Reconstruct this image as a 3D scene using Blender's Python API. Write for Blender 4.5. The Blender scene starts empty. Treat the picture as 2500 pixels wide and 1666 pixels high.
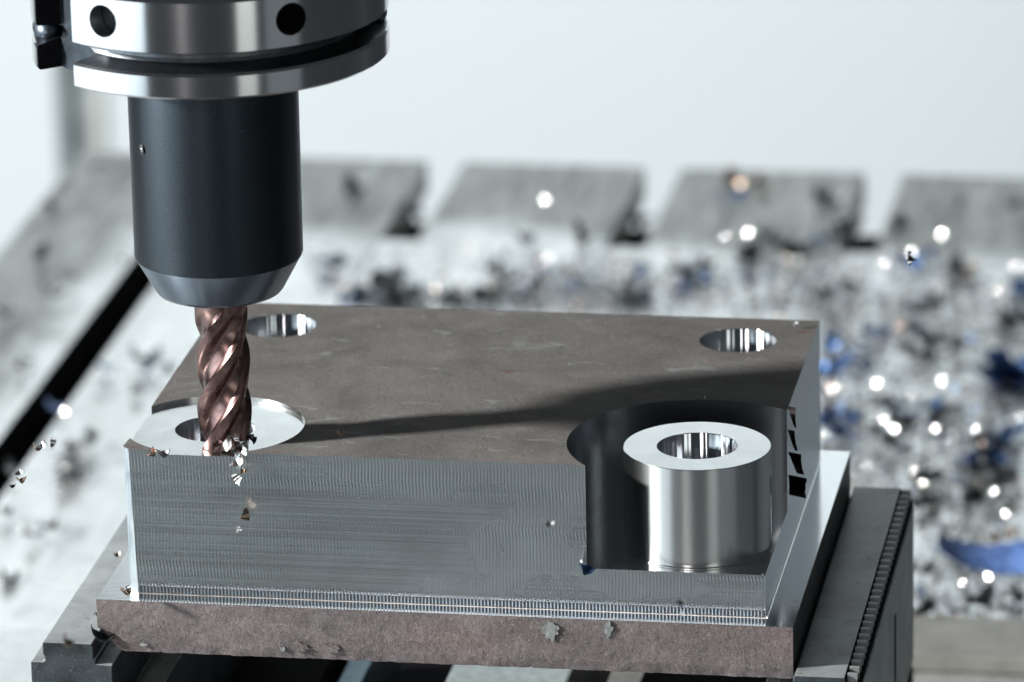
import bpy, bmesh, math, random
from math import sin, cos, pi, radians
from mathutils import Vector, Matrix, noise as mnoise

S = 0.001                       # everything below is written in millimetres
sc = bpy.context.scene
COL = sc.collection
random.seed(7)

# ------------------------------------------------------------------ camera
CAM = Vector((375.419, -1545.1302, 549.7589))
PITCH, YAW, ROLL, FPX = 0.3166, -0.1678, -0.0201, 14314.2337
fwd = Vector((sin(YAW) * cos(PITCH), cos(YAW) * cos(PITCH), -sin(PITCH)))
r0 = Vector((cos(YAW), -sin(YAW), 0)); u0 = r0.cross(fwd)
right = cos(ROLL) * r0 + sin(ROLL) * u0
up = -sin(ROLL) * r0 + cos(ROLL) * u0
cd = bpy.data.cameras.new('camera'); cam = bpy.data.objects.new('camera', cd); COL.objects.link(cam)
m = Matrix((right, up, -fwd)).transposed().to_4x4(); m.translation = CAM * S
cam.matrix_world = m
cd.sensor_fit = 'HORIZONTAL'; cd.sensor_width = 36.0; cd.lens = FPX / 2500 * 36
cd.clip_start = 0.05; cd.clip_end = 50
cd.dof.use_dof = True; cd.dof.focus_distance = 1.672; cd.dof.aperture_fstop = 14.0
sc.camera = cam

# ------------------------------------------------------------------ world, lamps, exposure
w = bpy.data.worlds.new('World'); sc.world = w; w.use_nodes = True
bg = w.node_tree.nodes['Background']
bg.inputs[0].default_value = (0.78, 0.9, 1.0, 1); bg.inputs[1].default_value = 0.05
sc.view_settings.view_transform = 'Standard'; sc.view_settings.look = 'None'
sc.view_settings.exposure = 0.0; sc.view_settings.gamma = 1.0
sc.cycles.use_denoising = True
sc.cycles.max_bounces = 8; sc.cycles.glossy_bounces = 6
sc.cycles.sample_clamp_indirect = 6.0

def lamp(name, pos, target, sx, sy, watts, col, spread=180):
    l = bpy.data.lights.new(name, 'AREA'); l.shape = 'RECTANGLE'; l.size = sx; l.size_y = sy
    l.energy = watts; l.color = col; l.spread = radians(spread)
    o = bpy.data.objects.new(name, l); COL.objects.link(o)
    p, t = Vector(pos), Vector(target)
    o.location = p; o.rotation_euler = (t - p).to_track_quat('-Z', 'Y').to_euler()
    return o

CTR = Vector((0.09, 0.05, 0.0))
def dirv(az, el):
    """az: degrees to the left of the direction object->camera (negative = right)"""
    a = math.atan2(-.986, .167) - radians(az)
    return Vector((cos(a) * cos(radians(el)), sin(a) * cos(radians(el)), sin(radians(el))))
KEYDIR = dirv(79, 23)
lamp('key_window', CTR + KEYDIR * 2.0, CTR, 0.13, 0.13, 105, (1.0, 0.985, 0.96))
lamp('side_window', CTR + dirv(72, 1) * 1.6, CTR, 2.0, 0.75, 15, (0.8, 0.92, 1.0))
lamp('work_tube', CTR + dirv(16.5, 13) * 1.9, CTR, 0.10, 1.0, 5.0, (1.0, 0.93, 0.93))
lamp('work_tube', CTR + dirv(-23, 5) * 1.9, CTR, 0.40, 1.1, 2.4, (0.95, 1.0, 0.95))
lamp('added_fill', CTR + dirv(-47, -8) * 1.7, CTR, 0.7, 0.6, 0.26, (0.85, 0.93, 1.0))  # dim fill added at front right to band the post; no known source
lamp('added_wall_fill', (-0.9, 1.2, 1.05), (-0.7, 1.65, -0.1), 1.4, 0.12, 8, (0.88, 0.96, 1.0), 130)  # unseen lamp pair, added only to brighten the back wall
lamp('added_wall_fill', (0.3, 1.2, 1.05), (0.1, 1.65, -0.1), 1.4, 0.12, 8, (0.88, 0.96, 1.0), 130)

# ------------------------------------------------------------------ helpers
def ray(px, py):
    v = right * ((px - 1250) / FPX) - up * ((py - 833) / FPX) + fwd
    return v
def at(px, py, z):              # pixel of the 2353-wide view -> point on the level z
    v = ray(px * 1.0625, py * 1.0625); t = (z - CAM.z) / v.z
    return CAM + v * t
def at_y(px, py, y):
    v = ray(px * 1.0625, py * 1.0625); t = (y - CAM.y) / v.y
    return CAM + v * t

def tag(o, label=None, cat=None, group=None, kind=None):
    if label: o['label'] = label
    if cat: o['category'] = cat
    if group: o['group'] = group
    if kind: o['kind'] = kind
    return o
ORG = {}
def thing(name, label, cat, base=(0, 0, 0), group=None):
    o = bpy.data.objects.new(name, None); COL.objects.link(o)
    o.location = Vector(base) * S; o.empty_display_size = .02
    ORG[o.name] = Vector(base)
    return tag(o, label, cat, group)
def origin(parent):
    return ORG.get(parent.name, Vector((0, 0, 0))) if parent else Vector((0, 0, 0))
def link(name, me, parent=None):
    o = bpy.data.objects.new(name, me); COL.objects.link(o)
    if parent: o.parent = parent; ORG[o.name] = origin(parent)
    return o
def finish(me, mats, smooth=None):
    for mt in mats: me.materials.append(mt)
    if smooth is not None:
        me.polygons.foreach_set('use_smooth', [True] * len(me.polygons))
        me.set_sharp_from_angle(angle=radians(smooth))
    me.update()
def obj(name, verts, faces, mats, parent=None, smooth=None, idx=None):
    og = origin(parent)
    me = bpy.data.meshes.new(name)
    me.from_pydata([(Vector(v) - og) * S for v in verts], [], faces)
    finish(me, mats if isinstance(mats, (list, tuple)) else [mats], smooth)
    if idx:
        for i, k in idx.items(): me.polygons[i].material_index = k
    bm = bmesh.new(); bm.from_mesh(me); bmesh.ops.recalc_face_normals(bm, faces=bm.faces[:]); bm.to_mesh(me); bm.free()
    return link(name, me, parent)

def box_vf(x0, y0, z0, x1, y1, z1):
    v = [(x, y, z) for z in (z0, z1) for y in (y0, y1) for x in (x0, x1)]
    f = [(0, 2, 3, 1), (4, 5, 7, 6), (0, 1, 5, 4), (2, 6, 7, 3), (0, 4, 6, 2), (1, 3, 7, 5)]
    return v, f
def prism_vf(poly, a0, a1, axis='y'):
    """poly in the plane, pushed along an axis: y -> poly is (x,z); z -> poly is (x,y)"""
    n = len(poly)
    if axis == 'y': v = [(p[0], a0, p[1]) for p in poly] + [(p[0], a1, p[1]) for p in poly]
    elif axis == 'x': v = [(a0, p[0], p[1]) for p in poly] + [(a1, p[0], p[1]) for p in poly]
    else: v = [(p[0], p[1], a0) for p in poly] + [(p[0], p[1], a1) for p in poly]
    f = [tuple(range(n))[::-1], tuple(range(n, 2 * n))] + [(i, (i + 1) % n, n + (i + 1) % n, n + i) for i in range(n)]
    return v, f
def join_vf(lst):
    V, F = [], []
    for v, f in lst:
        k = len(V); V += list(v); F += [tuple(i + k for i in q) for q in f]
    return V, F
def lathe_vf(cx, cy, prof, n=128, wob=None, closed=True):
    """prof: (r,z) list going round the section; closed ring section"""
    V, F = [], []
    k = len(prof)
    for i in range(n):
        a = 2 * pi * i / n
        d = wob(a) if wob else 0
        for r, z in prof:
            rr = r + (d if r > 0 else 0)
            V.append((cx + rr * cos(a), cy + rr * sin(a), z))
    for i in range(n):
        j = (i + 1) % n
        for p in range(k if closed else k - 1):
            q = (p + 1) % k
            F.append((i * k + p, j * k + p, j * k + q, i * k + q))
    return V, F
def bevel_obj(o, width, seg=2, angle=35):
    md = o.modifiers.new('bevel', 'BEVEL'); md.width = width * S; md.segments = seg
    md.limit_method = 'ANGLE'; md.angle_limit = radians(angle)
    try: md.harden_normals = False
    except Exception: pass
def tmp_mesh(vf, mat, smooth=None):
    v, f = vf
    o = obj('cutter', v, f, [mat], None, None)
    return o
def boolean(o, cutters, op='DIFFERENCE'):
    for c in cutters:
        md = o.modifiers.new('b', 'BOOLEAN'); md.operation = op; md.object = c; md.solver = 'EXACT'
        md.material_mode = 'TRANSFER'
    bpy.context.view_layer.update()
    dg = bpy.context.evaluated_depsgraph_get()
    me = bpy.data.meshes.new_from_object(o.evaluated_get(dg))
    old = o.data; o.modifiers.clear(); o.data = me
    for c in cutters:
        bpy.data.objects.remove(c)
    return o
def smooth_obj(o, ang=30):
    me = o.data
    me.polygons.foreach_set('use_smooth', [True] * len(me.polygons))
    me.set_sharp_from_angle(angle=radians(ang)); me.update()

# ------------------------------------------------------------------ materials
class N:
    def __init__(s, name):
        s.m = bpy.data.materials.new(name); s.m.use_nodes = True
        s.t = s.m.node_tree; s.b = s.t.nodes['Principled BSDF']
        s.tc = s.t.nodes.new('ShaderNodeTexCoord')
    def n(s, ty, **kw):
        x = s.t.nodes.new(ty)
        for k, v in kw.items():
            if hasattr(x, k): setattr(x, k, v)
        return x
    def l(s, a, b): s.t.links.new(a, b)
    def co(s, scale=(1, 1, 1), rot=(0, 0, 0)):
        mp = s.n('ShaderNodeMapping'); mp.inputs['Scale'].default_value = scale; mp.inputs['Rotation'].default_value = rot
        s.l(s.tc.outputs['Object'], mp.inputs['Vector']); return mp.outputs[0]
    def noise(s, scale, detail=4, rough=.55, dist=0, co=None, dims='3D'):
        x = s.n('ShaderNodeTexNoise'); x.inputs['Scale'].default_value = scale
        x.inputs['Detail'].default_value = detail; x.inputs['Roughness'].default_value = rough; x.inputs['Distortion'].default_value = dist
        s.l(co if co is not None else s.tc.outputs['Object'], x.inputs['Vector']); return x.outputs['Fac']
    def ramp(s, fac, stops, const=False):
        x = s.n('ShaderNodeValToRGB'); e = x.color_ramp.elements
        if const: x.color_ramp.interpolation = 'CONSTANT'
        while len(e) < len(stops): e.new(0.5)
        for k, (p, c) in enumerate(stops):
            e[k].position = p; e[k].color = (c, c, c, 1) if not isinstance(c, tuple) else (*c, 1)
        s.l(fac, x.inputs[0]); return x.outputs[0]
    def mix(s, fac, a, b):
        x = s.n('ShaderNodeMix'); x.data_type = 'RGBA'
        if isinstance(fac, (int, float)): x.inputs[0].default_value = fac
        else: s.l(fac, x.inputs[0])
        for k, c in ((6, a), (7, b)):
            if isinstance(c, tuple): x.inputs[k].default_value = (*c, 1)
            else: s.l(c, x.inputs[k])
        return x.outputs[2]
    def math(s, op, a, b=0.0):
        x = s.n('ShaderNodeMath'); x.operation = op
        for k, c in enumerate((a, b)):
            if isinstance(c, (int, float)): x.inputs[k].default_value = c
            else: s.l(c, x.inputs[k])
        return x.outputs[0]
    def bump(s, h, dist_mm, strength=1.0, prev=None):
        x = s.n('ShaderNodeBump'); x.inputs['Strength'].default_value = strength; x.inputs['Distance'].default_value = dist_mm * S
        s.l(h, x.inputs['Height'])
        if prev is not None: s.l(prev, x.inputs['Normal'])
        return x.outputs[0]
    def set(s, **kw):
        names = dict(col='Base Color', met='Metallic', rough='Roughness', aniso='Anisotropic', arot='Anisotropic Rotation', tan='Tangent', nor='Normal', spec='Specular IOR Level', coat='Coat Weight', crough='Coat Roughness')
        for k, v in kw.items():
            i = s.b.inputs[names[k]]
            if isinstance(v, (int, float)): i.default_value = v
            elif isinstance(v, tuple): i.default_value = (*v, 1)
            else: s.l(v, i)
        return s.m
def radial_tan(n):
    x = n.n('ShaderNodeTangent'); x.direction_type = 'RADIAL'; x.axis = 'Z'; return x.outputs[0]

STEEL = (0.60, 0.62, 0.63)
def mat_mill_scale():
    n = N('mill_scale')
    a = n.noise(34, 7, .68, .6); b = n.noise(260, 4, .6, 1.2); c = n.noise(1500, 3, .6)
    base = n.mix(n.ramp(a, [(.3, 0), (.7, 1)]), (.116, .111, .107), (.215, .206, .198))
    base = n.mix(n.math('MULTIPLY', n.ramp(c, [(.35, 0), (.7, 1)]), .5), base, (.07, .065, .062))
    fl = n.noise(75, 3, .5, .8, n.co((1, 2.6, 1), (0, 0, .5)))
    base = n.mix(n.math('MULTIPLY', n.ramp(fl, [(.635, 0), (.70, 1)]), .5), base, (.24, .27, .27))
    scr = n.noise(45, 3, .6, .0, n.co((1.2, 26, 1), (0, 0, .35)))
    scr2 = n.noise(60, 3, .6, .0, n.co((1.0, 30, 1), (0, 0, -.9)))
    base = n.mix(n.math('MULTIPLY', n.math('MAXIMUM', n.ramp(scr, [(.71, 0), (.76, 1)]), n.ramp(scr2, [(.73, 0), (.78, 1)])), .4), base, (.30, .30, .29))
    rust = n.noise(110, 3, .5, .3, n.co((1, 1.8, 1), (0, 0, -.4)))
    base = n.mix(n.math('MULTIPLY', n.ramp(rust, [(.68, 0), (.73, 1)]), .5), base, (.12, .07, .05))
    nb = n.bump(b, .35, .6); nb = n.bump(c, .06, .6, nb)
    nb = n.bump(n.ramp(fl, [(.66, 0), (.69, 1)]), .08, .8, nb)
    return n.set(col=base, met=0.0, rough=.75, spec=.03, nor=nb)
def mat_milled_front():
    n = N('milled_front')
    sep = n.n('ShaderNodeSeparateXYZ'); n.l(n.tc.outputs['Object'], sep.inputs[0])
    # scallops left by the cutter: fine upright ridges, in level bands that fade in and out
    wob = n.noise(55, 2, .5, 0, n.co((.25, 1, 1)))
    xx = n.math('ADD', sep.outputs['X'], n.math('MULTIPLY', wob, .0018))
    rowz = n.noise(300, 1, .5, 0, n.co((.01, .01, 1)))
    xx = n.math('ADD', xx, n.math('MULTIPLY', rowz, .0008))
    ridge = n.math('SINE', n.math('MULTIPLY', xx, 2 * pi / .00098))
    amp = n.ramp(n.noise(150, 2, .6, 0, n.co((.06, 1, 1))), [(.36, .4), (.62, 1)])
    ridge = n.math('MULTIPLY', ridge, amp)
    bands = n.noise(420, 3, .6, 0, n.co((.004, 1, 1)))
    fine = n.noise(2600, 3, .6, 0, n.co((.6, 1, 1)))
    nb = n.bump(ridge, .022, 1.0)
    nb = n.bump(bands, .09, .5, nb)
    nb = n.bump(fine, .012, .8, nb)
    blot = n.noise(24, 3, .6, .5, n.co((.5, 1, 1)))
    col = n.mix(n.ramp(blot, [(.35, 0), (.7, 1)]), (.49, .545, .555), (.60, .665, .70))
    streak = n.ramp(bands, [(.62, 0), (.70, 1)])
    col = n.mix(n.math('MULTIPLY', streak, .35), col, (.8, .82, .82))
    rg = n.math('ADD', n.math('MULTIPLY', blot, .10), .22)
    return n.set(col=col, met=1.0, rough=rg, nor=nb)
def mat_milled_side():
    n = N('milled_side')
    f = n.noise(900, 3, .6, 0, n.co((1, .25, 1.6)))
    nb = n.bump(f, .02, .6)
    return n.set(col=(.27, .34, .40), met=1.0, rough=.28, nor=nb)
def mat_ledge():
    n = N('milled_ledge')
    sep = n.n('ShaderNodeSeparateXYZ'); n.l(n.tc.outputs['Object'], sep.inputs[0])
    wob = n.noise(60, 2)
    r = n.math('SINE', n.math('MULTIPLY', n.math('ADD', sep.outputs['Y'], n.math('MULTIPLY', wob, .002)), 2 * pi / .0011))
    nb = n.bump(r, .004, 1.0)
    return n.set(col=(.70, .72, .73), met=1.0, rough=.14, nor=nb)
def mat_face_cut():
    n = N('face_cut')                      # floors left by the end of the mill
    rgh = n.noise(700, 4, .6, 1.0)
    nb = n.bump(rgh, .006, .5)
    big = n.noise(60, 4, .6, 1.5)
    return n.set(col=n.mix(big, (.72, .73, .725), (.86, .87, .86)), met=1.0, rough=n.math('ADD', n.math('MULTIPLY', big, .14), .13), nor=nb)
def mat_pocket_wall():
    n = N('pocket_wall')
    a = n.noise(900, 4, .65, .6, n.co((1, 1, .25)))
    line = n.noise(70, 4, .6, 0, n.co((.06, .06, 1.5), (.05, .02, 0)))
    dirt = n.noise(130, 5, .7, 1.0)
    nb = n.bump(a, .018, .6); nb = n.bump(n.ramp(line, [(.60, 0), (.62, 1), (.64, 0)]), .05, .6, nb)
    col = n.mix(n.ramp(dirt, [(.45, 0), (.75, 1)]), (.46, .48, .51), (.37, .355, .36))
    return n.set(col=col, met=1.0, rough=n.math('ADD', n.math('MULTIPLY', dirt, .12), .13), nor=nb)
def mat_turned(name, col, rough, aniso, bumpy=.01, zs=1.5):
    n = N(name)
    f = n.noise(1800, 3, .6, 0, n.co((.12, .12, zs)))
    nb = n.bump(f, bumpy, .6)
    return n.set(col=col, met=1.0, rough=rough, aniso=aniso, arot=.25, tan=radial_tan(n), nor=nb)
def mat_black_oxide():
    n = N('black_oxide')
    f = n.noise(2500, 3, .6, 0, n.co((1, 1, 1)))
    sc_ = n.noise(160, 2, .5, 0, n.co((.3, .3, 3.0)))
    nb = n.bump(f, .006, .6)
    col = n.mix(n.ramp(f, [(.3, 0), (.7, 1)]), (.029, .036, .044), (.046, .057, .068))
    col = n.mix(n.math('MULTIPLY', n.ramp(sc_, [(.76, 0), (.78, 1)]), .4), col, (.3, .32, .33))
    return n.set(col=col, met=1.0, rough=.44, aniso=.6, arot=.25, tan=radial_tan(n), nor=nb)
def mat_copper_coat():
    n = N('copper_coating')
    f = n.noise(900, 4, .6, .4); g = n.noise(140, 3, .6, .5)
    col = n.mix(n.ramp(g, [(.35, 0), (.68, 1)]), (.145, .085, .08), (.33, .22, .20))
    nb = n.bump(f, .015, .5)
    return n.set(col=col, met=1.0, rough=n.math('ADD', n.math('MULTIPLY', g, .14), .21), nor=nb)
def mat_rough_plate():
    n = N('rough_rolled_skin')
    worm = n.noise(1500, 3, .6, 2.0); big = n.noise(40, 4, .6, .5, n.co((1, 1, 2.2))); mid = n.noise(420, 4, .6, .8)
    red = n.noise(22, 3, .5, .2, n.co((.6, 1, 1.5)))
    base = n.mix(n.ramp(big, [(.3, 0), (.7, 1)]), (.098, .083, .083), (.19, .163, .161))
    base = n.mix(n.math('MULTIPLY', n.ramp(red, [(.50, 0), (.72, 1)]), .6), base, (.19, .115, .10))
    base = n.mix(n.math('MULTIPLY', n.ramp(worm, [(.38, 1), (.52, 0)]), .75), base, (.055, .05, .05))
    base = n.mix(n.math('MULTIPLY', n.ramp(worm, [(.56, 0), (.70, 1)]), .5), base, (.33, .31, .31))
    pat = n.noise(95, 4, .6, .7, n.co((1, 1, 1.6))); pm = n.ramp(pat, [(.55, 0), (.66, 1)])
    base = n.mix(n.math('MULTIPLY', pm, .3), base, (.235, .215, .21))
    nb = n.bump(pm, .05, .7)
    nb = n.bump(worm, .34, .9, nb); nb = n.bump(mid, .22, .5, nb)
    return n.set(col=base, met=.1, rough=.60, spec=.35, nor=nb)
def mat_vise(name='vise_steel', lo=(.012, .016, .019), hi=(.06, .075, .085), met=.4, rough=.5):
    n = N(name)
    a = n.noise(60, 5, .65, .6); b = n.noise(1400, 3, .7)
    col = n.mix(n.ramp(a, [(.35, 0), (.68, 1)]), lo, hi)
    pit = n.ramp(n.noise(420, 3, .6, .4, n.co((1, .7, 1))), [(.66, 0), (.70, 1)])
    col = n.mix(n.math('MULTIPLY', pit, .7), col, (.02, .02, .02))
    col = n.mix(n.math('MULTIPLY', n.ramp(b, [(.62, 0), (.72, 1)]), .35), col, (.4, .42, .42))
    nb = n.bump(b, .03, .6); nb = n.bump(pit, .1, -.5 if False else .4, nb)
    return n.set(col=col, met=met, rough=rough, nor=nb)
def mat_table():
    n = N('table_steel')
    a = n.noise(9, 4, .6, .4); b = n.noise(45, 4, .6, .5, n.co((3.0, .35, 1))); c = n.noise(180, 3, .6)
    col = n.mix(n.ramp(b, [(.35, 0), (.7, 1)]), (.62, .64, .64), (.78, .80, .80))
    col = n.mix(n.math('MULTIPLY', n.ramp(n.noise(30, 4, .65, .8), [(.56, 0), (.68, 1)]), .55), col, (.17, .18, .18))
    sep = n.n('ShaderNodeSeparateXYZ'); n.l(n.tc.outputs['Object'], sep.inputs[0])
    dull = n.ramp(n.math('ADD', n.math('MULTIPLY', n.math('SUBTRACT', sep.outputs['Y'], .52), 9.0), n.math('MULTIPLY', n.math('SUBTRACT', a, .5), 1.2)), [(.0, 0), (.35, 1)])
    edge = n.ramp(n.math('ADD', n.math('MULTIPLY', n.math('SUBTRACT', -.290, sep.outputs['X']), 30.0), n.math('MULTIPLY', n.math('SUBTRACT', a, .45), 2.0)), [(.0, 0), (.6, 1)])
    dull = n.math('MAXIMUM', dull, n.math('MULTIPLY', edge, .95))  # mask: darker and rougher towards the far end and left edge
    rg = n.math('ADD', n.math('MULTIPLY', dull, .20), n.ramp(a, [(.38, .32), (.58, .22)]))
    st_ = n.noise(110, 4, .65, .3, n.co((2.2, .22, 1)))
    col = n.mix(n.math('MULTIPLY', dull, .92), col, n.mix(n.ramp(st_, [(.35, 0), (.68, 1)]), (.085, .09, .085), (.32, .33, .32)))
    nb = n.bump(c, .08, .5)
    return n.set(col=col, met=.75, rough=rg, nor=nb)
def mat_plain(name, col, rough=.5, met=0.0, bump=.02, scale=600):
    n = N(name); f = n.noise(scale, 3, .6)
    c2 = tuple(min(1, x * 1.25) for x in col); c1 = tuple(x * .8 for x in col)
    return n.set(col=n.mix(n.ramp(f, [(.3, 0), (.7, 1)]), c1, c2), rough=rough, met=met, nor=n.bump(f, bump, .6))
def mat_chip(name, c1, c2, rough=.22):
    n = N(name); g = n.noise(260, 3, .6, .6); f = n.noise(1600, 3, .6)
    return n.set(col=n.mix(n.ramp(g, [(.35, 0), (.65, 1)]), c1, c2), met=1.0, rough=rough, nor=n.bump(f, .03, .5))

M_scale, M_front, M_side, M_ledge, M_cut, M_pocket = mat_mill_scale(), mat_milled_front(), mat_milled_side(), mat_ledge(), mat_face_cut(), mat_pocket_wall()
def mat_chamfer():
    n = N('chamfer_steel'); f = n.noise(300, 4, .6, .5, n.co((1, 1, .12))); g = n.noise(1200, 3, .6)
    return n.set(col=n.mix(n.ramp(f, [(.4, 0), (.6, 1)]), (.28, .33, .37), (.58, .63, .66)), met=1.0, rough=.42, nor=n.bump(f, .12, .7, n.bump(g, .03, .5)))
M_chamfer = mat_chamfer()
M_post = mat_turned('milled_post', (.56, .58, .58), .26, .75, .016, 1.2)
M_bore = mat_turned('reamed_bore', (.62, .65, .68), .13, .9, .003, 1.0)
M_flange = mat_turned('ground_flange', (.60, .61, .62), .17, .6, .003, 2.5)
M_black, M_copper, M_plate = mat_black_oxide(), mat_copper_coat(), mat_rough_plate()
M_nose = mat_turned('blued_nose', (.27, .33, .40), .24, .6, .004, 2.0)
M_vise = mat_vise(); M_jawtop = mat_vise('jaw_top_steel', (.20, .22, .225), (.36, .385, .385), .15, .42)
M_jawside = mat_vise('jaw_side_steel', (.20, .20, .19), (.34, .34, .33), .6, .42)
M_dark = mat_plain('recess_shade_black', (.008, .008, .009), .9, 0.0); M_dark.node_tree.nodes['Principled BSDF'].inputs['Specular IOR Level'].default_value = .04  # near-black colour standing in for shade in slots, gaps and undersides
M_bar = mat_plain('way_steel', (.42, .44, .43), .30, .9, .03, 300)
M_table = mat_table()
n_ = N('painted_wall'); f_ = n_.noise(3, 2, .5)
M_wall = n_.set(col=n_.mix(f_, (.52, .55, .562), (.53, .56, .572)), rough=.7, spec=.1)
M_seam = mat_plain('wall_seam_grey', (.40, .42, .40), .6, 0, .02, 60)
M_chips = {
    'blue': mat_chip('chip_blue', (.015, .03, .08), (.08, .15, .32), .34),
    'dark': mat_chip('chip_dark', (.02, .022, .025), (.09, .10, .105), .42),
    'grey': mat_chip('chip_grey', (.16, .17, .17), (.38, .39, .39), .42),
    'straw': mat_chip('chip_straw', (.46, .30, .22), (.70, .55, .45), .2),
    'bright': mat_chip('chip_bright', (.62, .62, .62), (.86, .85, .83), .16),
}
M_burr = mat_chip('burr_dark', (.016, .014, .014), (.07, .05, .045), .24)

# ------------------------------------------------------------------ setting: wall
WY = 1650
v, f = box_vf(-402, WY, -600, 450, WY + 40, 640)
o = obj('back_wall', v, f, M_wall); tag(o, kind='structure')
v, f = box_vf(-1300, WY - 30, -600, -425, WY + 10, 640)
o = obj('back_wall_panel', v, f, M_wall); tag(o, kind='structure')
v, f = box_vf(-424, WY - 4, -600, -403, WY + 12, 640)
o = obj('wall_seam', v, f, M_seam); tag(o, kind='structure')

v, f = box_vf(-2000, -1200, -640, 2000, 1640, -600)
o = obj('floor', v, f, mat_plain('sump_floor', (.27, .30, .31), .85, .0, .05, 60)); tag(o, kind='structure')

# ------------------------------------------------------------------ machine table with T-slots
TZ = -197.0
T_Y0, T_Y1 = -300, 957
SL = [-177, -77, 22, 121.5]
tbl = thing('machine_table', 'grey steel machine table with T-slots under the vise', 'machine table', (100, 300, TZ - 60))
prof = [(-246, TZ - 70), (-246, TZ)]
for x in SL:
    prof += [(x - 8.2, TZ), (x - 8.2, TZ - 15), (x - 15, TZ - 15), (x - 15, TZ - 29), (x + 15, TZ - 29), (x + 15, TZ - 15), (x + 8.2, TZ - 15), (x + 8.2, TZ)]
prof += [(252, TZ), (252, TZ - 70)]
v, f = prism_vf(prof, T_Y0, T_Y1, 'y')
o = obj('table_top', v, f, [M_table, M_dark], tbl)
for p in o.data.polygons:
    zc = sum(o.data.vertices[i].co.z for i in p.vertices) / len(p.vertices)
    if len(p.vertices) == 4 and zc < (60 - 1) * S and abs(p.normal.y) < .5 and abs(p.center.x * 1000 + 100 - 3) < 244 and (p.center.x * 1000 + 100 < -150 or zc < 44 * S): p.material_index = 1  # slot insides coloured near-black for their shade
bevel_obj(o, 1.0, 2)
M_cover = mat_plain('cover_alloy', (.62, .63, .63), .28, .8, .02, 200)
for x in SL[1:]:
    y1 = T_Y1 - 118
    v, f = box_vf(x - 7.9, T_Y0 + 1, TZ - 9, x + 7.9, y1 + random.uniform(-3, 3), TZ - .8)
    obj('slot_cover', v, f, M_cover, tbl)

# ------------------------------------------------------------------ workpiece
W, Dp, H = 185.0, 138.6, 43.83
XL, XR, YF, YB = 21.92, 162.69, 23.75, 117.03
RH, RB, RP, SPD, RS, PD = 11.46, 21.15, 37.3, 1.25, 26.1, 31.02
wk = thing('steel_workpiece', 'steel block with drilled holes and one milled corner pocket, clamped in the vise', 'steel block', (92, 69, -60))
# block: front-left corner broken by a narrow chamfer that widens downwards
def ring(z, c): return [(c, 0, z), (W, 0, z), (W, Dp, z), (0, Dp, z), (0, c * .9, z)]
vv = ring(-H - .6, 2.9) + ring(0, 1.7)
ff = [(4, 3, 2, 1, 0), (5, 6, 7, 8, 9)] + [(i, (i + 1) % 5, 5 + (i + 1) % 5, 5 + i) for i in range(5)]
o = obj('machined_block', vv, ff, [M_scale, M_front, M_side, M_cut, M_pocket, M_chamfer], wk)
for p in o.data.polygons:
    nz = p.normal
    if nz.z > .9: p.material_index = 0
    elif nz.y < -.9: p.material_index = 1
    elif nz.y < -.3: p.material_index = 5
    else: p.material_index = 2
def cyl_vf(cx, cy, r, z0, z1, n=128, wob=None):
    poly = []
    for i in range(n):
        a = 2 * pi * i / n; rr = r + (wob(a) if wob else 0)
        poly.append((cx + rr * cos(a), cy + rr * sin(a)))
    return prism_vf(poly, z0, z1, 'z')
cut = []
def cyl_cut(cx, cy, r, z0, z1, mwall, mfloor, n=160):
    v, f = cyl_vf(cx, cy, r, z0, z1, n)
    c = obj('cutter', v, f, [mwall, mfloor], wk)
    for p in c.data.polygons: p.material_index = 1 if abs(p.normal.z) > .9 else 0
    return c
cut.append(cyl_cut(XR, YF, RP, -PD, 6, M_pocket, M_cut, 192))
cut.append(cyl_cut(XL, YF, RS, -SPD, 6, M_cut, M_cut, 192))
for (cx, cy) in ((XL, YF), (XL, YB), (XR, YB)):
    cut.append(cyl_cut(cx, cy, RH + .12, -43, 7, M_pocket, M_pocket, 96))
boolean(o, cut)
smooth_obj(o, 30)
blk = o
# upright post left standing in the corner pocket
v, f = lathe_vf(XR, YF, [(RH + .1, -PD - .3), (RB + .25, -PD - .3), (RB + .25, -PD + .15), (RB, -PD + .5), (RB, -SPD - .15), (RB - .15, -SPD), (RH + .1, -SPD)], 160,
                wob=lambda a: .010 * sin(7 * a + 1) + .008 * sin(17 * a) + .004 * sin(41 * a))
o = obj('post', v, f, [M_post, M_cut], wk, 30)
for p in o.data.polygons:
    if p.normal.z > .9: p.material_index = 1
# bore linings: slightly wavy reamed walls
def bore(cx, cy, ztop, seed):
    rnd = random.Random(seed); ph = [(rnd.choice((9, 11, 13, 17, 19, 23, 29, 31)), rnd.uniform(0, 6.28), rnd.uniform(.012, .03)) for _ in range(8)]
    wb = lambda a: sum(am * sin(k * a + p) for k, p, am in ph) * 1.1
    v, f = lathe_vf(cx, cy, [(RH + .2, ztop), (RH, ztop - .25), (RH, -42), (RH + .45, -42), (RH + .45, ztop - .4)], 192, wb)
    obj('bore', v, f, M_bore, wk, 40)
bore(XL, YF, -SPD - .01, 1); bore(XL, YB, -.01, 2); bore(XR, YB, -.01, 3); bore(XR, YF, -SPD - .01, 4)
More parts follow.
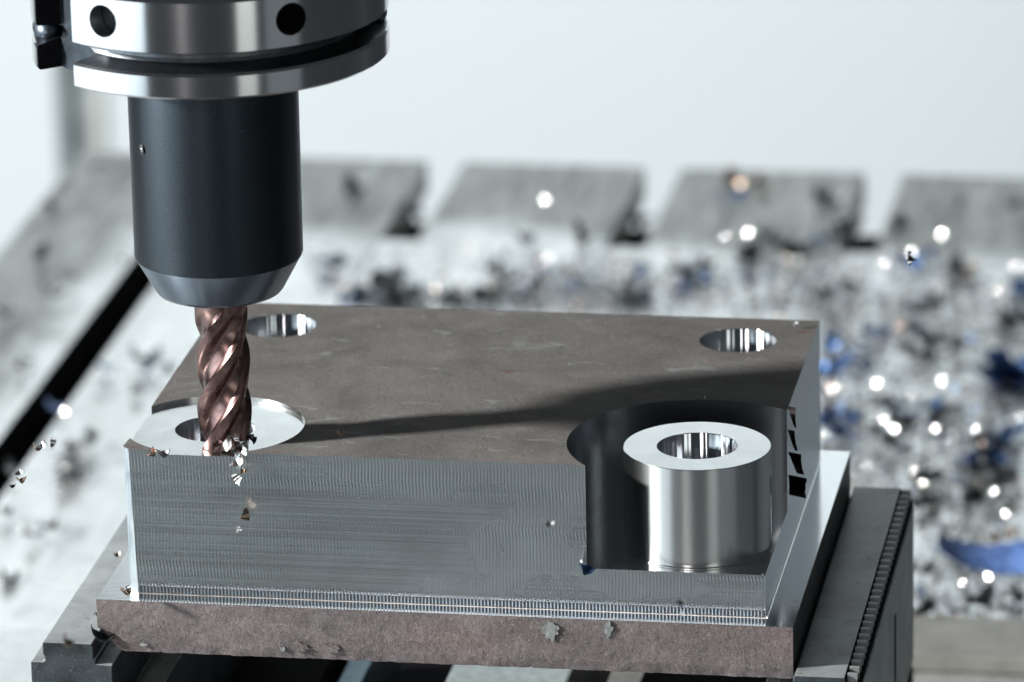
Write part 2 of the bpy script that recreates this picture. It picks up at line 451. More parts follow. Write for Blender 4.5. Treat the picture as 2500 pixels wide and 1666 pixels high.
# foot of the block: deep upright cutter marks right above the ledge, a real row of ribs
V, F = [], []
nrib = 180
for i in range(nrib):
    x = 3.2 + (W - 3.4) * i / nrib; wd = (W - 3.4) / nrib * .34
    k = box_vf(x, -.22, -H, x + wd, .15, -H + 2.3 + .25 * sin(i * .21) + random.uniform(-.1, .1)); V2, F2 = k
    q = len(V); V += V2; F += [tuple(j + q for j in t) for t in F2]
v, f = box_vf(3.0, -.05, -H - .1, W - .1, .1, -H + 2.15); obj('rib_shade_strip', v, f, mat_plain('rib_gap_shade', (.085, .092, .09), .45, .7, .02, 500), wk)  # dark strip added as painted shade between the ribs
o = obj('cutter_marks', V, F, M_side, wk); tag(o, kind='stuff')
v, f = box_vf(3.0, -.45, -H - .2, W, .1, -H + .14); obj('foot_bead', v, f, mat_chip('bead_steel', (.45, .41, .37), (.7, .66, .6), .3), wk)
v, f = box_vf(W - .05, 0.2, -H - .1, W + .55, Dp - .2, -H + .4); obj('foot_bead', v, f, mat_chip('bead_bright', (.8, .8, .8), (.9, .9, .9), .12), wk)

# the rough plate it grows out of
SX0, SX1, SY0, SY1, SZ1, SZ0 = -8.0, 193.6, -6.8, 144.8, -H, -59.6
V, F, idx = [], [], {}
nx, nz = 260, 20
def fz(i, j):
    x = SX0 + (SX1 - SX0) * i / nx
    z = SZ1 + (SZ0 - SZ1) * j / nz
    t = j / nz
    y = SY0 + .25 * mnoise.noise((x * .12, z * .2, 3)) + .10 * mnoise.noise((x * .6, z * .6, 9))
    y += .9 * max(0, t - .8) / .2 * (.6 + .6 * mnoise.noise((x * .2, 0, 1)))       # worn lower arris
    if j == nz: z += .55 * mnoise.noise((x * .25, 5, 5)) + .35 * mnoise.noise((x * .9, 2, 7))
    if j == 0: y = SY0 + .05 * mnoise.noise((x * .8, 0, 4))
    # broken lower left corner
    k = max(0.0, 1 - (x - SX0) / 7.5)
    z_min = SZ0 + 7.2 * k * k * (3 - 2 * k)
    z = max(z, z_min)
    return (x, y, z)
for j in range(nz + 1):
    for i in range(nx + 1): V.append(fz(i, j))
for j in range(nz):
    for i in range(nx):
        a = j * (nx + 1) + i; F.append((a, a + nx + 1, a + nx + 2, a + 1))
nfront = len(F)
b0 = len(V)                                                # back ring
for i in range(nx + 1): V.append((V[i][0], SY1, SZ1))
for i in range(nx + 1): V.append((V[i][0], SY1, V[nz * (nx + 1) + i][2]))
for i in range(nx):
    F.append((i, i + 1, b0 + i + 1, b0 + i)); idx[len(F) - 1] = 1
    q = nz * (nx + 1) + i
    F.append((q + 1, q, b0 + nx + 1 + i, b0 + nx + 2 + i)); idx[len(F) - 1] = 2
    F.append((b0 + i, b0 + i + 1, b0 + nx + 2 + i, b0 + nx + 1 + i)); idx[len(F) - 1] = 2
for side, i in (('l', 0), ('r', nx)):
    loop = [j * (nx + 1) + i for j in range(nz + 1)] + [b0 + nx + 1 + i, b0 + i]
    F.append(tuple(loop)); idx[len(F) - 1] = 2
me = bpy.data.meshes.new('plate_base')
og = origin(wk)
me.from_pydata([(Vector(p) - og) * S for p in V], [], F)
M_sawn = mat_vise('sawn_side', (.05, .055, .06), (.10, .105, .11), .5, .5)
finish(me, [M_plate, M_ledge, M_sawn])
for i, k in idx.items(): me.polygons[i].material_index = k
bm = bmesh.new(); bm.from_mesh(me); bmesh.ops.remove_doubles(bm, verts=bm.verts[:], dist=1e-7); bmesh.ops.recalc_face_normals(bm, faces=bm.faces[:]); bm.to_mesh(me); bm.free()
link('plate_base', me, wk)
# flakes of scale still sticking to the rough skin
M_flake = mat_plain('scale_flake', (.20, .215, .215), .55, .2, .2, 700)
def flake(px, py, wd, ht, seed, mat=M_flake):
    c = at_y(px, py, SY0 - .5); rnd = random.Random(seed)
    n = 22; out = []
    for i in range(n):
        a = 2 * pi * i / n; rr = 1 + rnd.uniform(-.28, .22)
        out.append((c.x + wd / 2 * rr * cos(a), c.z + ht / 2 * rr * sin(a)))
    v, f = prism_vf(out, SY0 - .55, SY0 + .6, 'y'); v = [(x, y + (.0 if y > SY0 else .18 * mnoise.noise((x, z, 1))), z) for x, y, z in v]
    return obj('scale_flake', v, f, mat, wk)
flake(1265, 1450, 4.8, 5.6, 1); flake(1398, 1447, 2.6, 4.6, 2); flake(650, 1492, 1.6, 1.4, 3)
flake(690, 1487, 5.2, 2.6, 4, M_plate); flake(760, 1492, 5.0, 2.6, 5, M_plate); flake(330, 1482, 2.2, .9, 6)
# torn black bit at the broken corner
# dark curled burrs where the pocket breaks through the right side
def ribbon_vf(pts, wid, th=.25):
    """pts: list of (pos, side) ; a bent strip with thickness"""
    V, F = [], []
    n = len(pts)
    for i, (p, s, nn) in enumerate(pts):
        p, s, nn = Vector(p), Vector(s).normalized(), Vector(nn).normalized()
        for a, b in ((-.5, .5), (.5, .5), (.5, -.5), (-.5, -.5)):
            V.append(tuple(p + s * wid[i] * a + nn * th * b))
    for i in range(n - 1):
        for k in range(4):
            F.append((i * 4 + k, i * 4 + (k + 1) % 4, i * 4 + 4 + (k + 1) % 4, i * 4 + 4 + k))
    F.append((0, 1, 2, 3)); F.append(tuple((n - 1) * 4 + k for k in (3, 2, 1, 0)))
    return V, F
yb_ = YF + math.sqrt(RP ** 2 - (W - XR) ** 2)
for (zt, h, w0, w1, drop) in ((1.4, 6.4, 2.6, .6, 2.1), (-5.8, 6.2, 2.2, 1.1, 2.1), (-12.8, 6.4, 4.2, 2.5, 2.6), (-20.0, 6.2, 5.9, 5.7, .1)):
    pts, wd = [], []
    for i in range(9):
        t = i / 8; wi = w0 + (w1 - w0) * t
        bow = sin(t * pi) * .9
        pts.append(((W + .1 + wi * .5 + drop * t, yb_ - .4 - bow, zt - h * t), (cos(.2 + t * .3), -.3 - .25 * bow, -.06), (.2, -1, .1))); wd.append(wi * (1 + .05 * sin(i * 2.3)))
    v, f = ribbon_vf(pts, wd, .3)
    obj('burr', v, f, M_burr, wk, 40)
# tiny burrs along the top of the pocket and at the left corner
for (p, sz) in (((XR - 3, YF + RP, .2), .8), ((0.6, 1.2, .6), 1.6), ((XR - 20, YF + 31.4, .1), .6), ((XR - RP + 8.2, -0.4, -31), 1.0), ((W - 1, -.4, -PD), .9)):
    v, f = ribbon_vf([((p[0], p[1], p[2] - .2), (1, .3, 0), (0, 1, .2)), ((p[0] + .3 * sz, p[1] - .2, p[2] + .5 * sz), (1, .5, .2), (0, 1, .3)), ((p[0] + .5 * sz, p[1], p[2] + sz), (1, .8, .4), (.2, 1, .3))], [sz, sz * .8, sz * .3], .2)
    obj('burr', v, f, M_chips['bright'], wk, 40)

# ------------------------------------------------------------------ vise
vs = thing('machine_vise', 'dark steel vise whose two jaws grip the plate under the block', 'vise', (92, 69, TZ))
JZ = -56.2
def jaw_mesh(name, sgn):
    """profile in (u,z): u measured outwards from the gripping face"""
    x_in = -8.6 if sgn < 0 else 194.2
    U = lambda u: x_in + sgn * u
    pr = [(0, JZ - .9), (0, JZ - 4.6), (-.6, JZ - 5.0), (-.6, JZ - 6.2), (-5.4, JZ - 6.4), (-5.4, JZ - 22), (-14, JZ - 22.5), (-14, -112), (18.7, -112),
          (18.7, JZ - 6.2), (15.2, JZ - 6.2), (14.4, JZ - 5.6), (14.6, JZ - 4.4), (15, JZ - 3.6), (15, JZ - .5), (14.6, JZ), (.5, JZ)]
    poly = [(U(u), z) for u, z in pr]
    y0 = -10.6 if sgn < 0 else -12.5
    v, f = prism_vf(poly, y0, 147.5, 'y')
    o = obj(name, v, f, [M_vise, M_jawtop, M_dark, M_jawside], vs)
    for p in o.data.polygons:
        if p.normal.z > .8: p.material_index = 1
        if sgn > 0 and p.normal.x > .9 and p.center.z / S + TZ < JZ - 5: p.material_index = 3
        zc = p.center.z / S + TZ; xc = p.center.x / S + 92
        if abs(xc - U(15)) < .5 and zc > JZ - 4.5 and abs(p.normal.x) > .5: p.material_index = 2  # wall behind the teeth blackened as painted shade
    return o, x_in
jl, xl_ = jaw_mesh('jaw', -1); bevel_obj(jl, .3, 2)
jr, xr_ = jaw_mesh('jaw', 1); bevel_obj(jr, .3, 2)
# serration along the outer edge of each jaw: one tooth mesh, many copies
tooth_me = None
for (jw, xo, sg) in ((jr, xr_ + 15.1, 1),):
    for i in range(31):
        y = -9.5 + i * 5.15
        if tooth_me is None:
            poly = [(0, -3.4), (2.8, -3.4), (2.8, -.05), (0, -.05)]
            v, f = prism_vf(poly, 0, 1.5, 'y')
            tooth_me = bpy.data.meshes.new('tooth'); tooth_me.from_pydata([Vector(p) * S for p in v], [], f); finish(tooth_me, [M_jawtop])
            bm = bmesh.new(); bm.from_mesh(tooth_me); bmesh.ops.recalc_face_normals(bm, faces=bm.faces[:]); bm.to_mesh(tooth_me); bm.free()
        t = bpy.data.objects.new('tooth', tooth_me); COL.objects.link(t); t.parent = jw
        t.location = (Vector((xo, y, JZ)) - origin(vs)) * S
        if sg < 0: t.rotation_euler = (0, 0, pi); t.location.y += 2.3 * S
v, f = box_vf(xr_ + 15.05, -12, JZ - 6.15, xr_ + 18.3, 147, JZ - 3.5); obj('tooth_gap_shade', v, f, M_dark, vs)  # black box added so the tooth gaps look shaded
# slit in the outer face of the right jaw, rails and bed under the workpiece
v, f = box_vf(212.8, 88, -100, 213.0, 92, -76); obj('slit_shade', v, f, M_dark, vs)
BZ = -118
def bar(name, x0, x1, mat, y0=-10, y1=190, z1=BZ, z0=-150):
    v, f = box_vf(x0, y0, z0, x1, y1, z1); o = obj(name, v, f, mat, vs); bevel_obj(o, .5, 2); return o
bar('guide_block', -23, 33, M_dark, z1=-113); bar('guide_rail', 35.5, 43, mat_plain('blued_way', (.10, .17, .22), .34, .7, .03, 300)); bar('guide_rail', 69, 106.5, M_bar); bar('guide_rail', 119, 130, mat_plain('tan_way', (.33, .29, .25), .4, .6, .05, 300)); bar('guide_block', 131, 204, M_dark, z1=-113)  # guide blocks in matte black: shadow under the plate put into colour
v, f = box_vf(-18, -60, -196.9, 204, 240, -151); obj('bed', v, f, M_dark, vs)  # black bed, extended so the gaps between rails stay dark

# low steel strip lying on the table
st = thing('steel_strip', 'low speckled grey steel strip lying on the table right of the vise', 'steel bar', (330, 369, TZ))
v, f = box_vf(186, 352, TZ + .2, 250, 391, TZ + 7)
o = obj('strip_body', v, f, mat_vise('strip_steel', (.20, .20, .18), (.30, .29, .27), .4, .6), st); bevel_obj(o, 1.2, 2)
st = thing('flat_plate', 'flat pale steel plate on the table left of the vise, its back edge bright', 'steel plate', (-160, 100, TZ))
v, f = box_vf(-240, -200, TZ + .2, -60, 350, TZ + 3)
o = obj('plate_body', v, f, M_cover, st); bevel_obj(o, .9, 2)

# ------------------------------------------------------------------ end mill
TX, TY, TZ0, TR = 27.84, 10.93, -1.1, 7.85
em = thing('end_mill', 'copper-coated spiral end mill cutting beside the front left hole', 'milling cutter', (TX, TY, TZ0))
NT, NF, ZT = 28, 4, 46.5
LEAD = 62.0
def flute_r(t):
    # t 0..1 from one cutting edge to the next
    land = TR * (1 - .035 * min(t / .2, 1))
    if t < .20: return land
    core = .70 * TR
    if t < .52:
        s = (t - .20) / .32; s = s * s * (3 - 2 * s); return TR * .965 + (core - TR * .965) * s
    if t < .90:
        s = (t - .52) / .38; return core + (.80 * TR - core) * s ** 2.0
    s = (t - .90) / .10; return .80 * TR + (.995 * TR - .80 * TR) * s ** .8
ts = [0, .05, .10, .15, .20, .235, .27, .31, .35, .39, .43, .48, .53, .58, .63, .68, .73, .78, .83, .87, .90, .92, .945, .97, .99]
NTT = len(ts)
V, F = [], []
zs = [ZT * i / 130 for i in range(131)]
for z in zs:
    fade = max(0, min(1, (z - 34.5) / 9.0)); fade = fade * fade * (3 - 2 * fade)
    ph = 2 * pi * z / LEAD + .72
    for q in range(NF):
        for t in ts:
            r = flute_r(t); r = r + (TR - .35 - r) * fade
            a = (q + t) * 2 * pi / NF + ph
            V.append((TX + r * cos(a), TY + r * sin(a), TZ0 + z))
n = NF * NTT
for i in range(len(zs) - 1):
    for k in range(n): F.append((i * n + k, i * n + (k + 1) % n, (i + 1) * n + (k + 1) % n, (i + 1) * n + k))
top = (len(zs) - 1) * n
F.append(tuple(top + k for k in range(n)))
# end face: slightly hollow, stepped per tooth
V.append((TX, TY, TZ0 + 1.0)); cidx = len(V) - 1
for k in range(n): F.append((k, cidx, (k + 1) % n))
obj('fluted_body', V, F, M_copper, em, 38)

# ------------------------------------------------------------------ tool holder
FX, FY = TX, TY
th_ = thing('tool_holder', 'tool holder with bright grooved flange and black sleeve above the block', 'tool holder', (FX, FY, 45))
v, f = lathe_vf(FX, FY, [(8.2, 56), (8.2, 45.3), (16.6, 45), (17.6, 45.4), (18.4, 46.4), (23.5, 55.6), (23.7, 56)], 160)
obj('nose', v, f, M_nose, th_, 32)
v, f = lathe_vf(FX, FY, [(8, 56.02), (23.75, 56.02), (24.0, 56.8), (24.15, 116), (8, 116)], 160)
o = obj('sleeve', v, f, [M_black, M_dark], th_, 32)
# where the small threaded hole sits on the sleeve
fr = Vector((.167, -.986, 0)); lf = Vector((-.986, -.167, 0))
def az(a):  # degrees left of the camera side
    return (fr * cos(radians(a)) + lf * sin(radians(a)))
def rod_vf(c, d, r, l0, l1, n=32, r1=None):
    d = Vector(d).normalized(); e1 = d.orthogonal().normalized(); e2 = d.cross(e1)
    V = []
    for l, rr in ((l0, r), (l1, r1 or r)):
        for i in range(n):
            a = 2 * pi * i / n; V.append(tuple(Vector(c) + d * l + e1 * rr * cos(a) + e2 * rr * sin(a)))
    F = [tuple(range(n))[::-1], tuple(range(n, 2 * n))] + [(i, (i + 1) % n, n + (i + 1) % n, n + i) for i in range(n)]
    return V, F
d = az(55)
def cutter(vf, mat): return obj('cutter', vf[0], vf[1], [mat], th_)
boolean(o, [cutter(rod_vf((FX, FY, 91.2), d, 1.25, 18, 30), M_dark), cutter(rod_vf((FX, FY, 91.2), d, 1.0, 22.6, 25.2, 32, 2.3), M_flange)]); smooth_obj(o, 32)
v, f = rod_vf((FX, FY, 91.2), d, 1.2, 19, 21.6); obj('set_screw', v, f, M_vise, th_, 40)
Rf = 50.2
prof = [(20, 115.4), (Rf - .8, 115.4), (Rf, 116.1), (Rf, 121.9), (Rf - .7, 122.6), (42.6, 124.0), (42.0, 125), (42.0, 126.6), (42.6, 127.4), (Rf - .5, 128.2), (Rf, 128.6), (Rf, 142.6), (Rf - 1.0, 144.0), (Rf - 1.2, 144.2), (Rf - 1.2, 165), (20, 165)]
v, f = lathe_vf(FX, FY, prof, 192)
M_groove = mat_plain('groove_shade_steel', (.13, .14, .15), .34, 1.0, .004, 300)  # groove's dark reflection put into a darker steel colour
o = obj('flange', v, f, [M_flange, M_dark, M_groove], th_, 25)
for p in o.data.polygons:
    zc = p.center.z / S + 45
    if 122.7 < zc < 128.1 and abs(p.normal.z) < .99 or (123.9 < zc < 127.5): p.material_index = 2
cs = []
dn = az(59)
e = Vector((-dn.y, dn.x, 0))
c0 = Vector((FX, FY, 0))
def obox(c, d, e, d0, d1, e0, e1, z0, z1):
    V = []
    for z in (z0, z1):
        for a in (d0, d1):
            for b in (e0, e1):
                p = c + d * a + e * b; V.append((p.x, p.y, z))
    return V, [(0, 1, 3, 2), (4, 6, 7, 5), (0, 4, 5, 1), (2, 3, 7, 6), (0, 2, 6, 4), (1, 5, 7, 3)]
M_slot = mat_plain('slot_steel', (.12, .145, .17), .42, 1.0, .01, 400)
v, f = obox(c0, dn, e, 41.5, 60, -11, 11, 112, 170); k = obj('cutter', v, f, [M_slot, M_dark], th_)
for p in k.data.polygons:
    if p.normal.dot(e) < -.9: p.material_index = 1  # one slot wall coloured near-black for its shade
cs.append(k)
for a in (33, -29):
    cs.append(cutter(rod_vf((FX, FY, 136.2), az(a), 4.6, 36, 60, 48), M_flange))
boolean(o, cs); smooth_obj(o, 25)
# dark drive-key walls and bore plugs
v, f = obox(c0, dn, e, 41.2, 49.4, -11.05, -4.6, 128.8, 164); 
def rods(name, c, d, r, l0, l1, mat):
    v, f = rod_vf(c, d, r, l0, l1); return obj(name, v, f, mat, th_, 40)
rods('bore_plug', (FX, FY, 136.2), az(33), 4.4, 36.2, 44, M_vise)
rods('bore_plug', (FX, FY, 136.2), az(-29), 4.4, 36.2, 37.0, M_dark)
def ball_vf(c, ax, rl, rr, n=24, m=12):
    ax = Vector(ax).normalized(); e1 = ax.orthogonal().normalized(); e2 = ax.cross(e1); V, F = [], []
    for i in range(m + 1):
        t = pi * i / m; r = rr * max(.001, sin(t)); l = -rl * cos(t)
        for k in range(n):
            a = 2 * pi * k / n; V.append(tuple(Vector(c) + ax * l + e1 * r * cos(a) + e2 * r * sin(a)))
    for i in range(m):
        for k in range(n): F.append((i * n + k, i * n + (k + 1) % n, (i + 1) * n + (k + 1) % n, (i + 1) * n + k))
    return V, F
for a in (-97, 84):
    dd = az(a); c = c0 + dd * 46.0 + Vector((0, 0, 125.1))
    v, f = ball_vf(c, Vector((-dd.y, dd.x, 0)), 7.5, 3.9); obj('locating_pin', v, f, M_slot, th_, 60)

# ------------------------------------------------------------------ chips
def chip_mesh(seed, mat, L=9.0, Wd=4.0, curl=2.2, twist=.6, n=9, th=.35, size=1.0):
    rnd = random.Random(seed)
    pts, wd = [], []
    ph = rnd.uniform(-.4, .4)
    for i in range(n):
        t = i / (n - 1); a = curl * (t - .5)
        R = L / max(curl, .3)
        p = Vector((R * sin(a), 0, R * (1 - cos(a)) + rnd.uniform(-.12, .12))) * size
        s = Vector((rnd.uniform(-.05, .05) + sin(ph + twist * (t - .5)) * .35, 1, sin(twist * (t - .5) * 2)))
        nn = Vector((-sin(a), 0, cos(a)))
        pts.append((p, s, nn)); wd.append(Wd * size * (.35 + .65 * sin(pi * (.12 + .76 * t))) * (1 + rnd.uniform(-.15, .15)))
    v, f = ribbon_vf(pts, wd, th)
    me = bpy.data.meshes.new('metal_chip'); me.from_pydata([Vector(q) * S for q in v], [], f); finish(me, [mat], 50)
    bm = bmesh.new(); bm.from_mesh(me); bmesh.ops.recalc_face_normals(bm, faces=bm.faces[:]); bm.to_mesh(me); bm.free()
    return me
LIB = {}
for ci, cname in enumerate(M_chips):
    LIB[cname] = [chip_mesh(ci * 40 + k, M_chips[cname], L=random.uniform(6, 12), Wd=random.uniform(3, 6), curl=random.uniform(.7, 3.6), twist=random.uniform(.2, 1.6)) for k in range(6)]
def chip(p, cname, scale, rot, label, group, cat='metal chip', me=None):
    o = bpy.data.objects.new('metal_chip', me or random.choice(LIB[cname])); COL.objects.link(o)
    o.location = Vector(p) * S; o.rotation_euler = rot; o.scale = (scale,) * 3
    return tag(o, label, cat, group)
def rrot(flat=.5): return (random.uniform(-flat, flat), random.uniform(-flat, flat), random.uniform(0, 6.28))
LBL = {'blue': 'blurred blue steel chip lying on the machine table', 'dark': 'blurred dark steel chip lying on the machine table',
       'grey': 'blurred grey steel chip lying on the machine table', 'straw': 'blurred straw-coloured steel chip lying on the machine table',
       'bright': 'glinting round-blurred steel chip lying on the machine table'}
GRP = {k: k + ' chips scattered on the table' for k in LBL}
def table_chip(px, py, cname, scale, spread=0.0, z=2.0, rot=None):
    p = at(px, py, TZ + z); p.x += random.uniform(-spread, spread); p.y += random.uniform(-spread, spread) * 1.6
    return chip(p, cname, scale, rot or rrot(), LBL[cname], GRP[cname])
# blotches read off the photograph: px, py, colour, size, how many, spread (mm)
BL = [
 (810, 435, 'dark', 1.5, 2, 4), (950, 490, 'dark', 1.4, 2, 4), (1470, 505, 'dark', 1.6, 2, 4), (1965, 530, 'dark', 1.6, 3, 5), (1200, 545, 'dark', 1.6, 1, 1), (1340, 548, 'dark', 1.6, 1, 1),
 (760, 608, 'blue', 1.6, 2, 4), (760, 598, 'dark', 1.3, 1, 2), (905, 640, 'dark', 1.2, 2, 5), (860, 685, 'dark', 1.6, 4, 14), (820, 690, 'blue', 1.3, 2, 8), (950, 690, 'dark', 1.3, 2, 8),
 (1050, 690, 'dark', 1.3, 3, 8), (1110, 680, 'dark', 1.0, 2, 6), (1180, 640, 'dark', 1.1, 3, 10), (1250, 620, 'blue', 1.1, 3, 12), (1330, 640, 'grey', 1.2, 3, 14), (1470, 625, 'blue', 1.2, 3, 8), (1470, 690, 'dark', 1.2, 4, 12),
 (1590, 620, 'dark', 1.3, 3, 8), (1600, 650, 'blue', 1.2, 2, 8), (1720, 585, 'dark', 1.3, 2, 6), (1760, 545, 'dark', 1.1, 2, 6), (1830, 580, 'dark', 1.3, 3, 8), (1870, 555, 'blue', 1.3, 2, 5), (1900, 545, 'dark', 1.2, 2, 5),
 (1890, 460, 'dark', 1.3, 2, 5), (2330, 470, 'dark', 1.2, 2, 5), (2200, 470, 'grey', 1.2, 2, 10), (1700, 420, 'straw', 1.4, 3, 10), (1690, 450, 'blue', 1.2, 2, 8), (2070, 520, 'dark', 1.2, 2, 4),
 (2090, 600, 'blue', 1.3, 4, 10), (2190, 620, 'dark', 1.4, 3, 8), (2230, 630, 'straw', 1.2, 2, 6), (2340, 670, 'blue', 1.8, 4, 8), (1900, 680, 'dark', 1.5, 4, 8), (1960, 665, 'dark', 1.3, 3, 6), (2120, 710, 'dark', 1.5, 3, 8), (2150, 690, 'dark', 1.1, 2, 6),
 (2330, 740, 'dark', 1.6, 4, 10), (1910, 790, 'blue', 1.5, 4, 8), (1925, 830, 'blue', 1.3, 4, 10), (1900, 860, 'blue', 1.3, 4, 8), (2010, 770, 'blue', 1.2, 3, 6), (2100, 810, 'dark', 1.3, 3, 8), (2140, 790, 'dark', 1.4, 3, 8), (2200, 820, 'grey', 1.2, 3, 10),
 (2320, 850, 'blue', 2.4, 5, 8), (2330, 880, 'blue', 2.2, 3, 8), (1920, 950, 'blue', 1.4, 5, 10), (1935, 1000, 'blue', 1.2, 3, 6), (2100, 950, 'blue', 1.5, 4, 8), (2080, 980, 'dark', 1.3, 3, 10), (2160, 960, 'dark', 1.3, 3, 10), (2020, 930, 'dark', 1.2, 3, 10), (2030, 1010, 'dark', 1.1, 3, 8),
 (2260, 1020, 'dark', 1.4, 4, 10), (2270, 1050, 'blue', 1.7, 5, 10), (2320, 1000, 'blue', 1.5, 4, 10), (2230, 1080, 'dark', 1.4, 4, 8), (2140, 1100, 'dark', 1.3, 4, 8), (2130, 1160, 'dark', 1.4, 3, 6), (2250, 1150, 'dark', 1.5, 4, 10), (2320, 1140, 'grey', 1.3, 3, 10), (2300, 1090, 'dark', 1.3, 4, 10),
 (2120, 1310, 'dark', 1.3, 2, 3), (2190, 1245, 'dark', 1.3, 2, 5), (2290, 1240, 'straw', 1.1, 3, 8), (2250, 1385, 'dark', 1.4, 2, 4), (2190, 1400, 'dark', 1.2, 2, 4), (2125, 1430, 'dark', 1.5, 4, 6), (2340, 1370, 'dark', 1.3, 2, 5), (2170, 1425, 'grey', 1.1, 2, 5),
 (330, 830, 'dark', 1.8, 2, 3), (335, 845, 'blue', 1.6, 2, 2), (390, 855, 'grey', 1.0, 1, 1), (315, 900, 'dark', 1.1, 1, 1), (235, 880, 'grey', .9, 1, 1), (125, 935, 'blue', 1.6, 1, 1), (240, 845, 'blue', 1.2, 2, 4),
 (165, 1040, 'dark', 1.2, 2, 5), (200, 1020, 'grey', 1.8, 3, 7), (170, 1075, 'grey', 2.2, 4, 8), (160, 1100, 'dark', 1.5, 3, 7), (115, 1210, 'dark', 1.3, 1, 1), (70, 1230, 'grey', 1.3, 1, 1), (15, 1180, 'grey', 1.3, 2, 3), (20, 1330, 'dark', 1.5, 2, 4), (25, 1080, 'grey', 1.1, 1, 2),
 (15, 720, 'dark', 1.5, 3, 6), (90, 590, 'dark', 1.6, 2, 7), (120, 480, 'dark', 1.5, 2, 7), (240, 380, 'dark', 1.4, 2, 6), (280, 375, 'dark', 1.4, 2, 4), (170, 640, 'dark', .9, 2, 4), (280, 600, 'dark', .7, 1, 2), (60, 830, 'dark', 1.0, 3, 10), (100, 660, 'dark', 1.0, 3, 10), (1250, 1490, 'dark', 1, 0, 1),
]
def zone(px, py):
    if px < 420: return 'beyond the dark slot' if px < 330 - (py - 615) * .7 else 'between dark slot and block'
    row = ('at the far table end' if py < 525 else 'in the far half' if py < 640 else 'close behind the block' if py < 735 else
           'right of the block, behind' if py < 900 else 'right of the block' if py < 1070 else 'right of the vise' if py < 1300 else 'beside the speckled strip')
    if py < 640:
        row += ', ' + ('tool side' if px < 1060 else 'first notch' if px < 1500 else 'second notch' if px < 2000 else 'third notch')
    elif py < 735: row += ', ' + ('tool side' if px < 1100 else 'middle' if px < 1600 else 'right corner')
    return row
ADJ = {'blue': 'blue', 'dark': 'dark', 'grey': 'grey', 'straw': 'straw-coloured', 'bright': 'glinting bright'}
ORD = ['leftmost', 'second from left', 'third from left', 'fourth from left', 'fifth from left', 'sixth from left', 'seventh from left', 'eighth from left', 'ninth from left', 'tenth from left', 'eleventh from left', 'twelfth from left', 'thirteenth from left', 'fourteenth from left', 'fifteenth from left', 'sixteenth from left']
CELL = {}
def reg(o, px, py, cn): CELL.setdefault((cn, zone(px, py)), []).append((px, py, o))
def name_cells():
    for (cn, z), L in CELL.items():
        L.sort(key=lambda t: t[0])
        for k, (px, py, o) in enumerate(L):
            o['label'] = ('%s chip lying %s' % (ADJ[cn], z)) if len(L) == 1 else ('%s of %s chips %s' % (ORD[min(k, 15)], ADJ[cn], z))
            o['group'] = GRP[cn]
EXTRA = []
for (px, py, cn, szz, cnt, spr) in BL:
    if 740 < px < 1880 and 560 < py < 712: szz *= 1.35; cnt += 1
    if cn == 'blue' and px < 1880: szz *= .7; cnt = min(cnt, 2)
    elif cn == 'blue' and szz < 2: szz *= .8
    if px < 420: szz *= .75
    for k in range(cnt):
        if k == 0 or (k == 1 and spr >= 10):
            qx, qy = px + random.uniform(-1, 1) * spr * 5.5 * (k > 0), py + random.uniform(-1, 1) * spr * 2.5 * (k > 0)
            reg(table_chip(qx, qy, cn, szz * random.uniform(.9, 1.25), 0, z=random.uniform(1.5, 5)), qx, qy, cn)
        else: EXTRA.append((px + random.uniform(-1, 1) * spr * 5.5, py + random.uniform(-1, 1) * spr * 2.5, cn, szz * random.uniform(.7, 1.0) * (.7 if px < 420 else 1)))
# the long blue curl far right
me = chip_mesh(901, mat_chip('chip_pale_blue', (.05, .09, .22), (.14, .22, .46), .38), L=44, Wd=18, curl=1.2, twist=.2, n=14, th=.5)
p = at(2285, 1285, TZ + 7); chip(p, 'blue', 1, (.30, .03, .05), 'large blue curled chip at the right edge of the photo, near the speckled strip', 'large blue chip', me=me)
# glints: small facets tilted so that they throw the window towards the lens
def glint_mesh(seed):
    rnd = random.Random(seed); out = [(rnd.uniform(.7, 1.1) * cos(a) * 1.25, rnd.uniform(.7, 1.1) * sin(a) * .8) for a in [2 * pi * i / 7 for i in range(7)]]
    v, f = prism_vf(out, -.15, .15, 'z'); me = bpy.data.meshes.new('metal_chip'); me.from_pydata([Vector(q) * S for q in v], [], f)
    finish(me, [M_chips['bright']])
    bm = bmesh.new(); bm.from_mesh(me); bmesh.ops.recalc_face_normals(bm, faces=bm.faces[:]); bm.to_mesh(me); bm.free(); return me
GM = [glint_mesh(k) for k in range(4)]
GL = [(1252, 460), (1667, 543), (1717, 573), (2163, 538), (2030, 603), (2095, 580), (2075, 595), (2333, 613), (2288, 667), (1565, 608), (2015, 880), (2092, 908), (2165, 875), (1912, 897), (2030, 965), (2055, 985), (1900, 995), (2150, 985), (1990, 1070), (2175, 1020), (2120, 1110), (2330, 1340), (2285, 1130), (2100, 1080), (148, 945), (1930, 880), (2240, 985), (2310, 1180), (2340, 960), (1262, 590), (1720, 535), (2210, 1340), (2270, 1325)]
key_pos = (CTR + KEYDIR * 2.0) / S
for i, (px, py) in enumerate(GL):
    p = at(px, py, TZ + 5)
    h = ((key_pos - p).normalized() + (CAM - p).normalized()).normalized()
    q = Vector((0, 0, 1)).rotation_difference(h)
    o = chip(p, 'bright', random.uniform(.15, .40), (0, 0, 0), LBL['bright'], GRP['bright'], me=GM[i % 4])
    reg(o, px, py, 'bright')
    o.rotation_euler = (q.to_matrix() @ Matrix.Rotation(random.uniform(0, 6), 3, 'Z')).to_euler()
name_cells()
